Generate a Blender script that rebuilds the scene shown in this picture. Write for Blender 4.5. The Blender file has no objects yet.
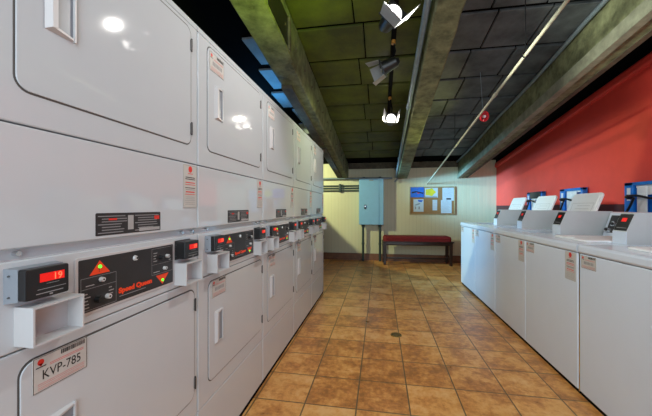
import bpy, bmesh, math, random
from mathutils import Vector, Matrix
random.seed(7)
PI = math.pi
sc = bpy.context.scene
C = sc.collection

# ------------------------------------------------------------------ camera, world, lights
YAW = math.atan(54/309)
cam = bpy.data.objects.new('camera', bpy.data.cameras.new('camera'))
C.objects.link(cam)
cam.location = (0, 0, 1.177)
cam.rotation_euler = (PI/2, 0, YAW)
cam.data.sensor_width = 36
cam.data.lens = 36*309/652
cam.data.shift_y = -1/652
cam.data.clip_start = 0.02
sc.camera = cam
sc.view_settings.view_transform = 'Standard'
sc.view_settings.look = 'None'
sc.view_settings.gamma = 1
sc.view_settings.exposure = 0.86
sc.view_settings.use_curve_mapping = False

w = bpy.data.worlds.new('world')
sc.world = w
w.use_nodes = True
w.node_tree.nodes['Background'].inputs[0].default_value = (0.66, 0.84, 1.0, 1)
w.node_tree.nodes['Background'].inputs[1].default_value = 0.60


def light(name, kind, loc, energy, color, target=None, **kw):
    d = bpy.data.lights.new(name, kind)
    d.energy = energy
    d.color = color
    for k, v in kw.items():
        setattr(d, k, v)
    o = bpy.data.objects.new(name, d)
    C.objects.link(o)
    o.location = loc
    if target is not None:
        o.rotation_euler = (Vector(target)-Vector(loc)).to_track_quat('-Z', 'Y').to_euler()
    return o


L1 = Vector((0.080, 1.87, 2.335))
L2 = Vector((0.02, 2.72, 2.375))
L3 = Vector((0.125, 3.62, 2.20))
# two lit spotlights of the ceiling row
light('spotlight_near_beam', 'SPOT', L1+Vector((0.07, -0.17, 0.0)), 21, (1, 0.96, 0.90), L1+Vector((0.05, -0.25, -1)), spot_size=math.radians(172), spot_blend=0.12, shadow_soft_size=0.02)
light('spotlight_far_beam', 'SPOT', L3+Vector((0.0, -0.19, 0.02)), 16, (1, 0.96, 0.84), L3+Vector((0.05, -0.25, -1)), spot_size=math.radians(172), spot_blend=0.12, shadow_soft_size=0.02)
# added fill without a fixture, brightening the beam by the red wall
light('beam_side_fill', 'SPOT', (0.2, 2.3, 1.9), 52, (0.95, 1.0, 0.85), (1.7, 2.3, 2.32), spot_size=math.radians(62), spot_blend=1.0, shadow_soft_size=0.06)
# added soft fill, high behind the photographer, no fixture
light('rear_overhead_fill', 'AREA', (0.25, -0.9, 2.75), 15, (0.90, 0.96, 1.0), (0.3, 1.6, 0.5), shape='RECTANGLE', size=1.6, size_y=0.6)
# added greenish lights without fixtures, washing the ceiling over the aisle
light('ceiling_wash_green', 'SPOT', (0.05, 1.0, 1.90), 62, (0.60, 0.95, 0.01), (-0.5, 1.5, 2.8), spot_size=math.radians(82), spot_blend=0.8, shadow_soft_size=0.08)
light('aisle_green_fill', 'SPOT', (0.08, 3.0, 2.15), 9, (0.80, 1.0, 0.40), (-0.76, 3.1, 1.75), spot_size=math.radians(95), spot_blend=1.0, shadow_soft_size=0.05)  # added green fill tinting the dryers, no fixture
light('ceiling_wash_far', 'SPOT', (0.95, 4.3, 1.75), 7, (0.80, 0.85, 0.25), (0.35, 4.1, 2.3), spot_size=math.radians(110), spot_blend=0.9, shadow_soft_size=0.08)
# lamp high on the left behind the dryers: throws the diagonal shadow line onto the back wall
light('corridor_lamp', 'SPOT', (-2.2, 5.3, 2.0), 112, (0.95, 1.0, 0.55), (-1.2, 5.8, 2.25), spot_size=math.radians(106.4), spot_blend=0.05, shadow_soft_size=0.05)
# daylight from the opening behind the dryer row
light('side_daylight', 'SPOT', (-2.2, 4.9, 1.9), 330, (0.28, 0.66, 1.0), (2.0, 5.2, 0.7), spot_size=math.radians(56), spot_blend=1.0, shadow_soft_size=0.3)
light('side_daylight_ceiling', 'AREA', (-1.3, 3.5, 2.12), 4.5, (0.08, 0.45, 1.0), (-1.0, 3.4, 2.55), shape='RECTANGLE', size=0.12, size_y=1.3)
light('rear_fill', 'AREA', (0.3, -1.5, 1.35), 17, (0.80, 0.92, 1.0), (0.45, 2.0, 1.5), shape='RECTANGLE', size=1.4, size_y=1.8)  # added unseen fill behind the camera, lifting the red wall

light('side_daylight_wall', 'SPOT', (-2.2, 4.9, 1.8), 1300, (0.28, 0.66, 1.0), (2.45, 6.9, 1.5), spot_size=math.radians(24), spot_blend=1.0, shadow_soft_size=0.3)

# ------------------------------------------------------------------ materials
MATS = {}


def mat(name, col, rough=0.5, metal=0.0, emit=0.0, noise=0.0, nscale=6.0, bump=0.0, col2=None, coat=0.0, spec=0.5):
    m = bpy.data.materials.new(name)
    m.use_nodes = True
    nt = m.node_tree
    b = nt.nodes['Principled BSDF']
    b.inputs['Roughness'].default_value = rough
    b.inputs['Metallic'].default_value = metal
    b.inputs['Specular IOR Level'].default_value = spec
    b.inputs['Coat Weight'].default_value = coat
    c2 = col2 or tuple(x*(1-noise) for x in col)
    tc = nt.nodes.new('ShaderNodeTexCoord')
    n = nt.nodes.new('ShaderNodeTexNoise')
    n.inputs['Scale'].default_value = nscale
    n.inputs['Detail'].default_value = 5
    n.inputs['Roughness'].default_value = 0.65
    nt.links.new(tc.outputs['Object'], n.inputs['Vector'])
    r = nt.nodes.new('ShaderNodeValToRGB')
    r.color_ramp.elements[0].position = 0.32
    r.color_ramp.elements[1].position = 0.68
    r.color_ramp.elements[0].color = (*c2, 1)
    r.color_ramp.elements[1].color = (*col, 1)
    nt.links.new(n.outputs['Fac'], r.inputs[0])
    nt.links.new(r.outputs[0], b.inputs['Base Color'])
    if emit:
        b.inputs['Emission Color'].default_value = (*col, 1)
        b.inputs['Emission Strength'].default_value = emit
    if bump:
        bp = nt.nodes.new('ShaderNodeBump')
        bp.inputs['Strength'].default_value = bump
        bp.inputs['Distance'].default_value = 0.01
        nt.links.new(n.outputs['Fac'], bp.inputs['Height'])
        nt.links.new(bp.outputs[0], b.inputs['Normal'])
    MATS[name] = m
    return m


WHITE = mat('white_enamel', (0.57, 0.61, 0.64), 0.05, noise=0.03, nscale=3, coat=0.15)
WHITE2 = mat('washer_enamel', (0.70, 0.785, 0.89), 0.20, noise=0.03, nscale=3, coat=0.15)
LIDW = mat('lid_enamel', (0.90, 0.91, 0.92), 0.3, noise=0.03, nscale=9)
BRKT = mat('reader_bracket_shaded', (0.24, 0.27, 0.31), 0.4, noise=0.08)  # shade on the reader's side is put into this grey
TRAY = mat('tray_plastic', (0.56, 0.555, 0.56), 0.4, noise=0.05)
POCKET = mat('pocket_plastic', (0.26, 0.29, 0.33), 0.35, noise=0.1)
SEAM = mat('dark_gasket', (0.10, 0.095, 0.09), 0.6, noise=0.3)
GREYP = mat('console_grey', (0.57, 0.61, 0.62), 0.32, noise=0.05, metal=0.0)
BLACK = mat('black_plastic', (0.014, 0.014, 0.015), 0.35, noise=0.3)
PANELB = mat('panel_black', (0.028, 0.027, 0.028), 0.42, noise=0.3)
RED = mat('print_red', (0.75, 0.03, 0.02), 0.5, noise=0.1)
ORANGE = mat('print_orange', (0.92, 0.065, 0.012), 0.5, noise=0.05)
INKB = mat('print_black', (0.02, 0.02, 0.02), 0.6, noise=0.2)
INKG = mat('print_grey', (0.30, 0.30, 0.31), 0.6, noise=0.2)
INKL = mat('print_light', (0.42, 0.42, 0.42), 0.6, noise=0.2)
PINK = mat('print_pink', (0.72, 0.18, 0.16), 0.6, noise=0.1)
PAPER = mat('sticker_paper', (0.56, 0.55, 0.52), 0.5, noise=0.08, nscale=15)
LED = mat('led_red', (0.8, 0.010, 0.006), 0.4, emit=0.2)
LEDB = mat('led_digit', (1.0, 0.14, 0.06), 0.4, emit=0.7)
GREEN = mat('led_green', (0.10, 0.95, 0.05), 0.4, emit=0.8)
CHROME = mat('chrome', (0.75, 0.76, 0.77), 0.18, metal=1.0, noise=0.1)
STEEL = mat('galvanised_steel', (0.30, 0.38, 0.43), 0.5, metal=0.6, noise=0.25, nscale=14)
CREAM = mat('cream_paint', (0.46, 0.45, 0.34), 0.45, noise=0.25, nscale=20)
KNOB = mat('knob_white', (0.8, 0.8, 0.8), 0.3, metal=0.4, noise=0.1)
ELEC = mat('panel_blue_grey', (0.23, 0.50, 0.80), 0.42, noise=0.08)
DKPIPE = mat('dark_conduit', (0.035, 0.06, 0.06), 0.45, noise=0.3)
WOOD = mat('dark_wood', (0.035, 0.014, 0.010), 0.35, col2=(0.018, 0.008, 0.006), nscale=12)
CUSH = mat('red_cushion', (0.22, 0.006, 0.008), 0.75, col2=(0.13, 0.004, 0.006), nscale=30, bump=0.3)
CORK = mat('cork', (0.36, 0.20, 0.08), 0.85, col2=(0.27, 0.14, 0.05), nscale=60)
OAK = mat('light_frame_wood', (0.42, 0.33, 0.17), 0.5, noise=0.3, nscale=20)
PBLUE = mat('paper_blue', (0.02, 0.20, 0.80), 0.5, col2=(0.01, 0.10, 0.5), nscale=9)
PYEL = mat('paper_yellow', (0.80, 0.72, 0.03), 0.6, col2=(0.6, 0.6, 0.05), nscale=9)
PWHT = mat('paper_white', (0.55, 0.66, 0.72), 0.6, noise=0.07)
BWIN = mat('blue_plastic', (0.012, 0.26, 0.82), 0.3, col2=(0.008, 0.12, 0.48), nscale=5)
WPL = mat('white_plastic', (0.82, 0.84, 0.86), 0.35, noise=0.05)
MATTE = mat('matt_black', (0.010, 0.010, 0.010), 0.95, noise=0.3, spec=0.05)
BEAML = mat('beam_edge_plaster', (0.30, 0.31, 0.22), 0.7, col2=(0.17, 0.17, 0.12), nscale=10, bump=0.6)
RUBBER = mat('black_rubber', (0.012, 0.012, 0.014), 0.45, noise=0.3)
BRASS = mat('brass', (0.5, 0.33, 0.10), 0.3, metal=1.0, noise=0.3)
AMBER = mat('amber_socket', (0.5, 0.22, 0.03), 0.4, noise=0.3)
REDP = mat('red_enamel', (0.72, 0.02, 0.035), 0.3, noise=0.2)
LENS = mat('lamp_lens', (1.0, 0.97, 0.92), 0.3, emit=1.2)
FLAP = mat('lamp_flap_white', (0.3, 0.3, 0.3), 0.5, noise=0.08)
BEAM = mat('concrete_beam', (0.25, 0.27, 0.14), 0.75, col2=(0.07, 0.075, 0.035), nscale=9, bump=1.0)
TIMBER = mat('beam_underside', (0.13, 0.11, 0.07), 0.8, col2=(0.05, 0.04, 0.025), nscale=8, bump=0.8)
CEILG = mat('ceiling_panel_green_lit', (0.10, 0.118, 0.008), 0.6, col2=(0.038, 0.044, 0.008), nscale=3.6, bump=0.4)  # green light on the left bay is put into the panel colour
CEILS = mat('ceiling_panel_daylit', (0.34, 0.38, 0.40), 0.6, col2=(0.22, 0.25, 0.27), nscale=5)  # paler than the other panels: the daylight on them is in the colour
CEILP = mat('ceiling_panel', (0.11, 0.125, 0.13), 0.6, col2=(0.030, 0.034, 0.036), nscale=3.6, bump=0.4)
VOID = mat('ceiling_void', (0.003, 0.003, 0.003), 1.0, noise=0.3, spec=0.05)
DARKW = mat('dark_wall', (0.003, 0.003, 0.003), 0.9, noise=0.3, spec=0.1)
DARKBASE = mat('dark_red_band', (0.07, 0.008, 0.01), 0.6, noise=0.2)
SKIRT = mat('baseboard_tile', (0.24, 0.10, 0.045), 0.4, col2=(0.14, 0.055, 0.025), nscale=9)
REDWALL = mat('red_wall_paint', (0.82, 0.068, 0.045), 0.5, col2=(0.70, 0.056, 0.04), nscale=2.2, bump=0.08)


def floor_mat():
    m = bpy.data.materials.new('terracotta_floor_tile')
    m.use_nodes = True
    nt = m.node_tree
    N, Lk = nt.nodes.new, nt.links.new
    b = nt.nodes['Principled BSDF']
    tc = N('ShaderNodeTexCoord')
    mp = N('ShaderNodeMapping')
    T = 0.3073
    mp.inputs['Location'].default_value = (0.4438/T, -2.11/T, 0)
    mp.inputs['Scale'].default_value = (1/T, 1/T, 1)
    Lk(tc.outputs['Object'], mp.inputs['Vector'])
    br = N('ShaderNodeTexBrick')
    br.offset = 0
    br.squash = 1
    br.inputs['Scale'].default_value = 1
    br.inputs['Mortar Size'].default_value = 0.016
    br.inputs['Mortar Smooth'].default_value = 0.3
    br.inputs['Bias'].default_value = 0
    br.inputs['Brick Width'].default_value = 1
    br.inputs['Row Height'].default_value = 1
    br.inputs['Color1'].default_value = (0, 0, 0, 1)
    br.inputs['Color2'].default_value = (1, 1, 1, 1)
    br.inputs['Mortar'].default_value = (0.5, 0.5, 0.5, 1)
    Lk(mp.outputs[0], br.inputs['Vector'])
    n1 = N('ShaderNodeTexNoise')
    n1.inputs['Scale'].default_value = 5.5
    n1.inputs['Detail'].default_value = 9
    n1.inputs['Roughness'].default_value = 0.68
    Lk(tc.outputs['Object'], n1.inputs['Vector'])
    nf = N('ShaderNodeTexNoise')
    nf.inputs['Scale'].default_value = 26
    nf.inputs['Detail'].default_value = 6
    nf.inputs['Roughness'].default_value = 0.7
    Lk(tc.outputs['Object'], nf.inputs['Vector'])
    mixn = N('ShaderNodeMath')
    mixn.operation = 'MULTIPLY_ADD'
    mixn.inputs[1].default_value = 0.55
    Lk(nf.outputs['Fac'], mixn.inputs[0])
    hb = N('ShaderNodeMath')
    hb.operation = 'MULTIPLY_ADD'
    hb.inputs[1].default_value = 1.0
    hb.inputs[2].default_value = -0.275
    Lk(n1.outputs['Fac'], hb.inputs[0])
    Lk(hb.outputs[0], mixn.inputs[2])
    add = N('ShaderNodeMath')
    add.operation = 'MULTIPLY_ADD'
    add.inputs[1].default_value = 0.20
    Lk(br.outputs['Color'], add.inputs[0])
    Lk(mixn.outputs[0], add.inputs[2])
    r = N('ShaderNodeValToRGB')
    e = r.color_ramp.elements
    e[0].position = 0.40
    e[0].color = (0.34, 0.145, 0.042, 1)
    e[1].position = 0.80
    e[1].color = (0.78, 0.44, 0.17, 1)
    x = e.new(0.52)
    x.color = (0.52, 0.21, 0.055, 1)
    x = e.new(0.64)
    x.color = (0.70, 0.33, 0.09, 1)
    Lk(add.outputs[0], r.inputs[0])
    mx = N('ShaderNodeMixRGB')
    mx.inputs[2].default_value = (0.17, 0.11, 0.045, 1)
    Lk(br.outputs['Fac'], mx.inputs[0])
    Lk(r.outputs[0], mx.inputs[1])
    Lk(mx.outputs[0], b.inputs['Base Color'])
    rr = N('ShaderNodeMapRange')
    rr.inputs['To Min'].default_value = 0.20
    rr.inputs['To Max'].default_value = 0.42
    Lk(n1.outputs['Fac'], rr.inputs['Value'])
    Lk(rr.outputs[0], b.inputs['Roughness'])
    hm = N('ShaderNodeMath')
    hm.operation = 'MULTIPLY_ADD'
    hm.inputs[1].default_value = -0.6
    Lk(br.outputs['Fac'], hm.inputs[0])
    n2 = N('ShaderNodeMath')
    n2.operation = 'MULTIPLY'
    n2.inputs[1].default_value = 0.35
    Lk(n1.outputs['Fac'], n2.inputs[0])
    Lk(n2.outputs[0], hm.inputs[2])
    bp = N('ShaderNodeBump')
    bp.inputs['Strength'].default_value = 0.5
    bp.inputs['Distance'].default_value = 0.006
    Lk(hm.outputs[0], bp.inputs['Height'])
    Lk(bp.outputs[0], b.inputs['Normal'])
    return m


FLOOR = floor_mat()


def board_mat():
    m = bpy.data.materials.new('cream_beadboard')
    m.use_nodes = True
    nt = m.node_tree
    N, Lk = nt.nodes.new, nt.links.new
    b = nt.nodes['Principled BSDF']
    b.inputs['Roughness'].default_value = 0.5
    tc = N('ShaderNodeTexCoord')
    sp = N('ShaderNodeSeparateXYZ')
    Lk(tc.outputs['Object'], sp.inputs[0])
    f = N('ShaderNodeMath')
    f.operation = 'MULTIPLY'
    f.inputs[1].default_value = 1/0.155
    Lk(sp.outputs['X'], f.inputs[0])
    fr = N('ShaderNodeMath')
    fr.operation = 'FRACT'
    Lk(f.outputs[0], fr.inputs[0])
    r = N('ShaderNodeValToRGB')
    e = r.color_ramp.elements
    e[0].position = 0.0
    e[0].color = (0.35, 0.35, 0.35, 1)
    e[1].position = 0.05
    e[1].color = (1, 1, 1, 1)
    x = e.new(0.52)
    x.color = (0.94, 0.94, 0.94, 1)
    x = e.new(0.545)
    x.color = (0.62, 0.62, 0.62, 1)
    x = e.new(0.57)
    x.color = (0.97, 0.97, 0.97, 1)
    Lk(fr.outputs[0], r.inputs[0])
    n1 = N('ShaderNodeTexNoise')
    n1.inputs['Scale'].default_value = 2
    Lk(tc.outputs['Object'], n1.inputs['Vector'])
    r2 = N('ShaderNodeValToRGB')
    r2.color_ramp.elements[0].color = (0.62, 0.59, 0.39, 1)
    r2.color_ramp.elements[1].color = (0.69, 0.67, 0.48, 1)
    Lk(n1.outputs['Fac'], r2.inputs[0])
    mx = N('ShaderNodeMixRGB')
    mx.blend_type = 'MULTIPLY'
    mx.inputs[0].default_value = 0.45
    Lk(r2.outputs[0], mx.inputs[1])
    Lk(r.outputs[0], mx.inputs[2])
    Lk(mx.outputs[0], b.inputs['Base Color'])
    bp = N('ShaderNodeBump')
    bp.inputs['Strength'].default_value = 0.6
    bp.inputs['Distance'].default_value = 0.006
    Lk(r.outputs[0], bp.inputs['Height'])
    Lk(bp.outputs[0], b.inputs['Normal'])
    return m


BOARD = board_mat()

# ------------------------------------------------------------------ mesh helpers


class MB:
    """collects shapes, builds ONE mesh object"""

    def __init__(s, frame=None):
        s.v, s.f, s.m, s.mats, s.sm = [], [], [], [], []
        s.frame = frame or (lambda x, y, z: (x, y, z))

    def mi(s, m):
        if m not in s.mats:
            s.mats.append(m)
        return s.mats.index(m)

    def add(s, verts, faces, m, smooth=False):
        k = len(s.v)
        s.v += [s.frame(*p) for p in verts]
        s.f += [tuple(i+k for i in f) for f in faces]
        s.m += [s.mi(m)]*len(faces)
        s.sm += [smooth]*len(faces)

    def box(s, x0, y0, z0, x1, y1, z1, m, bev=0.0):
        if bev <= 0:
            s.add([(x, y, z) for x in (x0, x1) for y in (y0, y1) for z in (z0, z1)],
                  [(0, 1, 3, 2), (4, 6, 7, 5), (0, 4, 5, 1), (2, 3, 7, 6), (0, 2, 6, 4), (1, 5, 7, 3)], m)
            return
        bm = bmesh.new()
        bmesh.ops.create_cube(bm, size=1)
        for v in bm.verts:
            v.co = Vector((x0+(v.co.x+.5)*(x1-x0), y0+(v.co.y+.5)*(y1-y0), z0+(v.co.z+.5)*(z1-z0)))
        bmesh.ops.bevel(bm, geom=bm.edges[:], offset=bev, segments=3, profile=0.5, affect='EDGES')
        s.bm(bm, m, True)

    def bm(s, bm, m, smooth=False):
        bm.verts.index_update()
        s.add([tuple(v.co) for v in bm.verts], [tuple(v.index for v in f.verts) for f in bm.faces], m, smooth)
        bm.free()

    def loops(s, loops, m, cap=(True, True), smooth=False, closed=True):
        n = len(loops[0])
        fs = []
        for i in range(len(loops)-1):
            for j in range(n if closed else n-1):
                a, b = i*n+j, i*n+(j+1) % n
                fs.append((a, b, b+n, a+n))
        s.add([p for l in loops for p in l], fs, m, smooth)
        k = []
        if cap[0]:
            s.add(loops[0], [tuple(range(n))[::-1]], m)
        if cap[1]:
            s.add(loops[-1], [tuple(range(n))], m)

    def prism(s, poly, axis, a, b, m):
        """poly: 2D points; axis: extrusion axis"""
        def P(u, v, t):
            return {'x': (t, u, v), 'y': (u, t, v), 'z': (u, v, t)}[axis]
        s.loops([[P(u, v, a) for u, v in poly], [P(u, v, b) for u, v in poly]], m)

    def tube(s, pts, r, m, n=10, cap=True):
        pts = [Vector(p) for p in pts]
        ls = []
        up = Vector((0, 0, 1))
        for i, p in enumerate(pts):
            d = (pts[min(i+1, len(pts)-1)]-pts[max(i-1, 0)]).normalized()
            a = d.cross(up)
            if a.length < 0.05:
                a = d.cross(Vector((1, 0, 0)))
            a.normalize()
            b = d.cross(a)
            ls.append([tuple(p+a*r*math.cos(2*PI*k/n)+b*r*math.sin(2*PI*k/n)) for k in range(n)])
        s.loops(ls, m, (cap, cap), True)

    def cyl(s, p0, p1, r0, m, r1=None, n=16):
        p0, p1 = Vector(p0), Vector(p1)
        r1 = r0 if r1 is None else r1
        d = (p1-p0).normalized()
        a = d.cross(Vector((0, 0, 1)))
        if a.length < 0.05:
            a = d.cross(Vector((1, 0, 0)))
        a.normalize()
        b = d.cross(a)
        s.loops([[tuple(p+a*r*math.cos(2*PI*k/n)+b*r*math.sin(2*PI*k/n)) for k in range(n)] for p, r in ((p0, r0), (p1, r1))], m, smooth=True)

    def torus(s, c, nrm, R, r, m, n=24, k=8):
        c, d = Vector(c), Vector(nrm).normalized()
        a = d.cross(Vector((0, 0, 1)))
        if a.length < 0.05:
            a = d.cross(Vector((1, 0, 0)))
        a.normalize()
        b = d.cross(a)
        vs, fs = [], []
        for i in range(n):
            t = 2*PI*i/n
            e = a*math.cos(t)+b*math.sin(t)
            for j in range(k):
                q = 2*PI*j/k
                vs.append(tuple(c+e*(R+r*math.cos(q))+d*r*math.sin(q)))
                fs.append((i*k+j, ((i+1) % n)*k+j, ((i+1) % n)*k+(j+1) % k, i*k+(j+1) % k))
        s.add(vs, fs, m, True)

    # shapes lying on a front plane: frame maps (a right, b up, n out)
    def plate(s, a0, b0, a1, b1, n0, n1, m, r=0.02, bev=0.003, seg=6):
        def loop(ins, n):
            rr = max(r-ins, 0.0005)
            pts = []
            for cx, cy, t0 in ((a1-ins-rr, b1-ins-rr, 0), (a0+ins+rr, b1-ins-rr, PI/2), (a0+ins+rr, b0+ins+rr, PI), (a1-ins-rr, b0+ins+rr, 1.5*PI)):
                for i in range(seg+1):
                    t = t0+PI/2*i/seg
                    pts.append((cx+rr*math.cos(t), cy+rr*math.sin(t), n))
            return pts
        h = (n1-n0)
        bv = min(bev, h*0.9)
        s.loops([loop(0, n0), loop(0, n1-bv), loop(bv*0.3, n1-bv*0.3), loop(bv, n1)], m)

    def flat(s, pts, n, m):
        s.add([(a, b, n) for a, b in pts], [tuple(range(len(pts)))], m)

    def rect(s, a0, b0, a1, b1, n, m):
        s.flat([(a0, b0), (a1, b0), (a1, b1), (a0, b1)], n, m)

    def ring(s, a0, b0, a1, b1, t, n, m):
        s.rect(a0, b0, a1, b0+t, n, m)
        s.rect(a0, b1-t, a1, b1, n, m)
        s.rect(a0, b0+t, a0+t, b1-t, n, m)
        s.rect(a1-t, b0+t, a1, b1-t, n, m)

    def disc(s, a, b, r, n, m, k=16):
        s.flat([(a+r*math.cos(2*PI*i/k), b+r*math.sin(2*PI*i/k)) for i in range(k)], n, m)

    def text(s, body, a, b, h, n, m, width=None, bold=0.0):
        vs, fs = glyphs(body, bold)
        xs = [v[0] for v in vs]
        ys = [v[1] for v in vs]
        x0, x1, y0, y1 = min(xs), max(xs), min(ys), max(ys)
        sy = h/(y1-y0)
        sx = width/(x1-x0) if width else sy
        s.add([(a+(x-x0)*sx, b+(y-y0)*sy, n) for x, y in vs], fs, m)

    def build(s, name, parent=None):
        me = bpy.data.meshes.new(name)
        me.from_pydata(s.v, [], s.f)
        for m in s.mats:
            me.materials.append(m)
        me.polygons.foreach_set('material_index', s.m)
        me.polygons.foreach_set('use_smooth', s.sm)
        me.update()
        bm = bmesh.new()
        bm.from_mesh(me)
        bmesh.ops.recalc_face_normals(bm, faces=bm.faces[:])
        bm.to_mesh(me)
        bm.free()
        o = bpy.data.objects.new(name, me)
        C.objects.link(o)
        if parent is not None:
            o.parent = parent
        return o


_G = {}


def glyphs(body, bold):
    if (body, bold) not in _G:
        c = bpy.data.curves.new('lettering', 'FONT')
        c.body = body
        c.offset = bold
        c.resolution_u = 3
        o = bpy.data.objects.new('lettering', c)
        C.objects.link(o)
        dg = bpy.context.evaluated_depsgraph_get()
        dg.update()
        me = o.evaluated_get(dg).to_mesh()
        _G[(body, bold)] = ([(v.co.x, v.co.y) for v in me.vertices], [tuple(p.vertices) for p in me.polygons])
        o.evaluated_get(dg).to_mesh_clear()
        bpy.data.objects.remove(o)
        bpy.data.curves.remove(c)
    return _G[(body, bold)]


def tag(o, label, cat, group=None):
    o['label'] = label
    o['category'] = cat
    if group:
        o['group'] = group
    return o


def thing(name, label, cat, loc=(0, 0, 0), rz=0, group=None):
    o = bpy.data.objects.new(name, None)
    o.empty_display_size = 0.1
    C.objects.link(o)
    o.location = loc
    o.rotation_euler = (0, 0, rz)
    return tag(o, label, cat, group)


def struct(o):
    o['kind'] = 'structure'
    return o


def kids(o):
    return [c for c in bpy.data.objects if c.parent == o]


def dup(o, parent=None):
    c = o.copy()
    C.objects.link(c)
    c.parent = parent
    for k in kids(o):
        dup(k, c)
    return c


# ------------------------------------------------------------------ the room
def ceil_z(y):
    return 2.98-0.123*y


def under_z(y):
    return 2.64-0.123*y


YB = 6.9
XL, XR = -2.45, 2.37
Y0 = -1.6
b = MB()
b.box(XL-0.1, Y0, -0.1, XR+0.1, YB+0.1, 0, FLOOR)
struct(b.build('floor'))

b = MB()
b.box(XL-0.1, YB, 0, XR+0.1, YB+0.1, 3.2, BOARD)
struct(b.build('wall_back'))
b = MB()
b.box(XR, Y0, 0, XR+0.1, YB, 3.3, REDWALL)
struct(b.build('wall_right'))
b = MB()
b.box(XL-0.1, Y0, 0, XL, YB, 3.3, DARKW)
struct(b.build('wall_left'))
b = MB()
b.box(XL, YB-0.018, 0, 1.9, YB, 0.15, SKIRT)
b.box(XL, YB-0.022, 0.135, 1.9, YB, 0.15, SKIRT)
struct(b.build('baseboard_back'))

# ceiling: dark slab with a grid of panels below it
b = MB()
b.prism([(Y0, ceil_z(Y0)+0.02), (YB, ceil_z(YB)+0.02), (YB, ceil_z(YB)+0.15), (Y0, ceil_z(Y0)+0.15)], 'x', XL, XR, VOID)
rows = [2.51-0.485*9+0.487*k for k in range(0, 18)]
bays = [(-0.70, 0.37, [-0.70, -0.17, 0.36]), (0.55, 1.64, [0.55, 0.86, 1.24, 1.64])]
for k in range(len(rows)-1):
    for (xa, xb, cuts) in bays:
        for i in range(len(cuts)-1):
            sh = 0.07*((k % 2)-0.5) if i > 0 else 0
            xs = cuts[i]+(sh if i > 0 else 0)
            xe = cuts[i+1]+(0.07*((k % 2)-0.5) if i+1 < len(cuts)-1 else 0)
            ya, yb = rows[k]+0.021, rows[k+1]-0.021
            if yb > YB-0.01:
                yb = YB-0.01
            if yb-ya < 0.05:
                continue
            dz = random.uniform(-0.006, 0.004)
            x0, x1 = xs+0.006, xe-0.006
            lp = []
            for ins, off in ((0, 0.03), (0, 0.004), (0.006, 0.0)):
                lp.append([(x0+ins, ya+ins, ceil_z(ya+ins)+off+dz), (x1-ins, ya+ins, ceil_z(ya+ins)+off+dz),
                           (x1-ins, yb-ins, ceil_z(yb-ins)+off+dz), (x0+ins, yb-ins, ceil_z(yb-ins)+off+dz)])
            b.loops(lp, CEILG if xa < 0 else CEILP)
# left bay strips above the dryers, made pale to stand for daylit patches
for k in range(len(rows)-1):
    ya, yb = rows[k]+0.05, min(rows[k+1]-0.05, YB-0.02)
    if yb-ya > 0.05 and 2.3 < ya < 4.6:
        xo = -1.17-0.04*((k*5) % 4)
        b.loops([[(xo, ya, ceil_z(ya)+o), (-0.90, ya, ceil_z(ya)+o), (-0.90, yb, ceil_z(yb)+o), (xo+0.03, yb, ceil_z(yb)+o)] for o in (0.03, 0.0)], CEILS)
struct(b.build('ceiling'))


def beam(name, xl, xr, mside, munder, seed, extra=None):
    """rough sloping beam between y0 and the back wall; xl, xr functions of y"""
    rnd = random.Random(seed)
    b = MB()
    ys = [Y0+(YB-0.005-Y0)*i/60 for i in range(61)]
    ls = []
    for y in ys:
        j = lambda a: rnd.uniform(-a, a)
        t, u = ceil_z(y)+0.015, under_z(y)
        L, R = xl(y), xr(y)
        ls.append([(L+j(.004), y, t), (L+j(.004), y, (t+u)/2), (L+j(.003), y, u+0.012+j(.004)), (L+0.012, y, u+j(.003)),
                   ((L+R)/2, y, u+j(.004)), (R-0.012, y, u+j(.003)), (R+j(.003), y, u+0.012+j(.004)), (R+j(.004), y, (t+u)/2), (R+j(.004), y, t)])
    b.loops(ls, mside)
    # ledger strip and straps
    if extra:
        extra(b)
    return struct(b.build(name))


def left_extra(b):
    b.prism([(1.86, under_z(1.86)+0.05), (2.30, under_z(2.30)+0.05), (2.30, under_z(2.30)+0.27), (1.86, under_z(1.86)+0.24)], 'x', -0.705, -0.692, BLACK)
    b.box(-0.71, 2.27, under_z(2.3)+0.02, -0.675, 2.31, under_z(2.3)+0.27, TIMBER, 0.004)
    # lower flange, cut off above the second dryer
    b.prism([(-1.5, under_z(-1.5)-0.012), (2.40, under_z(2.40)-0.012), (2.40, under_z(2.40)+0.02), (-1.5, under_z(-1.5)+0.02)], 'x', -0.885, -0.685, BEAM)
    for ya, yb in ((2.75, 4.4), (4.6, 6.6)):
        b.prism([(ya, under_z(ya)-0.03), (yb, under_z(yb)-0.03), (yb, under_z(yb)+0.02), (ya, under_z(ya)+0.02)], 'x', -0.90, -0.80, TIMBER)
    for i in range(26):
        y = -1.2+i*0.31
        b.cyl((-0.69, y, (ceil_z(y)+under_z(y))/2), (-0.70, y, (ceil_z(y)+under_z(y))/2), 0.012, TIMBER, n=8)


def right_extra(b):
    for x0, x1, d in ((1.605, 1.665, 0.015), (1.765, 1.81, 0.004)):
        b.prism([(Y0, under_z(Y0)-d), (YB-0.02, under_z(YB)-d), (YB-0.02, under_z(YB)+(0.02 if x0 > 1.7 else 0.085)), (Y0, under_z(Y0)+(0.02 if x0 > 1.7 else 0.085))], 'x', x0, x1, TIMBER if x0 > 1.7 else BEAML)
    b.box(1.60, 1.98, under_z(2.0)-0.04, 1.85, 2.06, under_z(2.0)+0.10, BLACK)


beam('trim_1', lambda y: -0.90, lambda y: -0.70, BEAM, TIMBER, 1, left_extra)
beam('trim_2', lambda y: 0.315+0.008*y, lambda y: 0.475+0.016*y, BEAM, TIMBER, 2)
beam('trim_3', lambda y: 1.62, lambda y: 1.82, BEAM, TIMBER, 3, right_extra)

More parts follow.
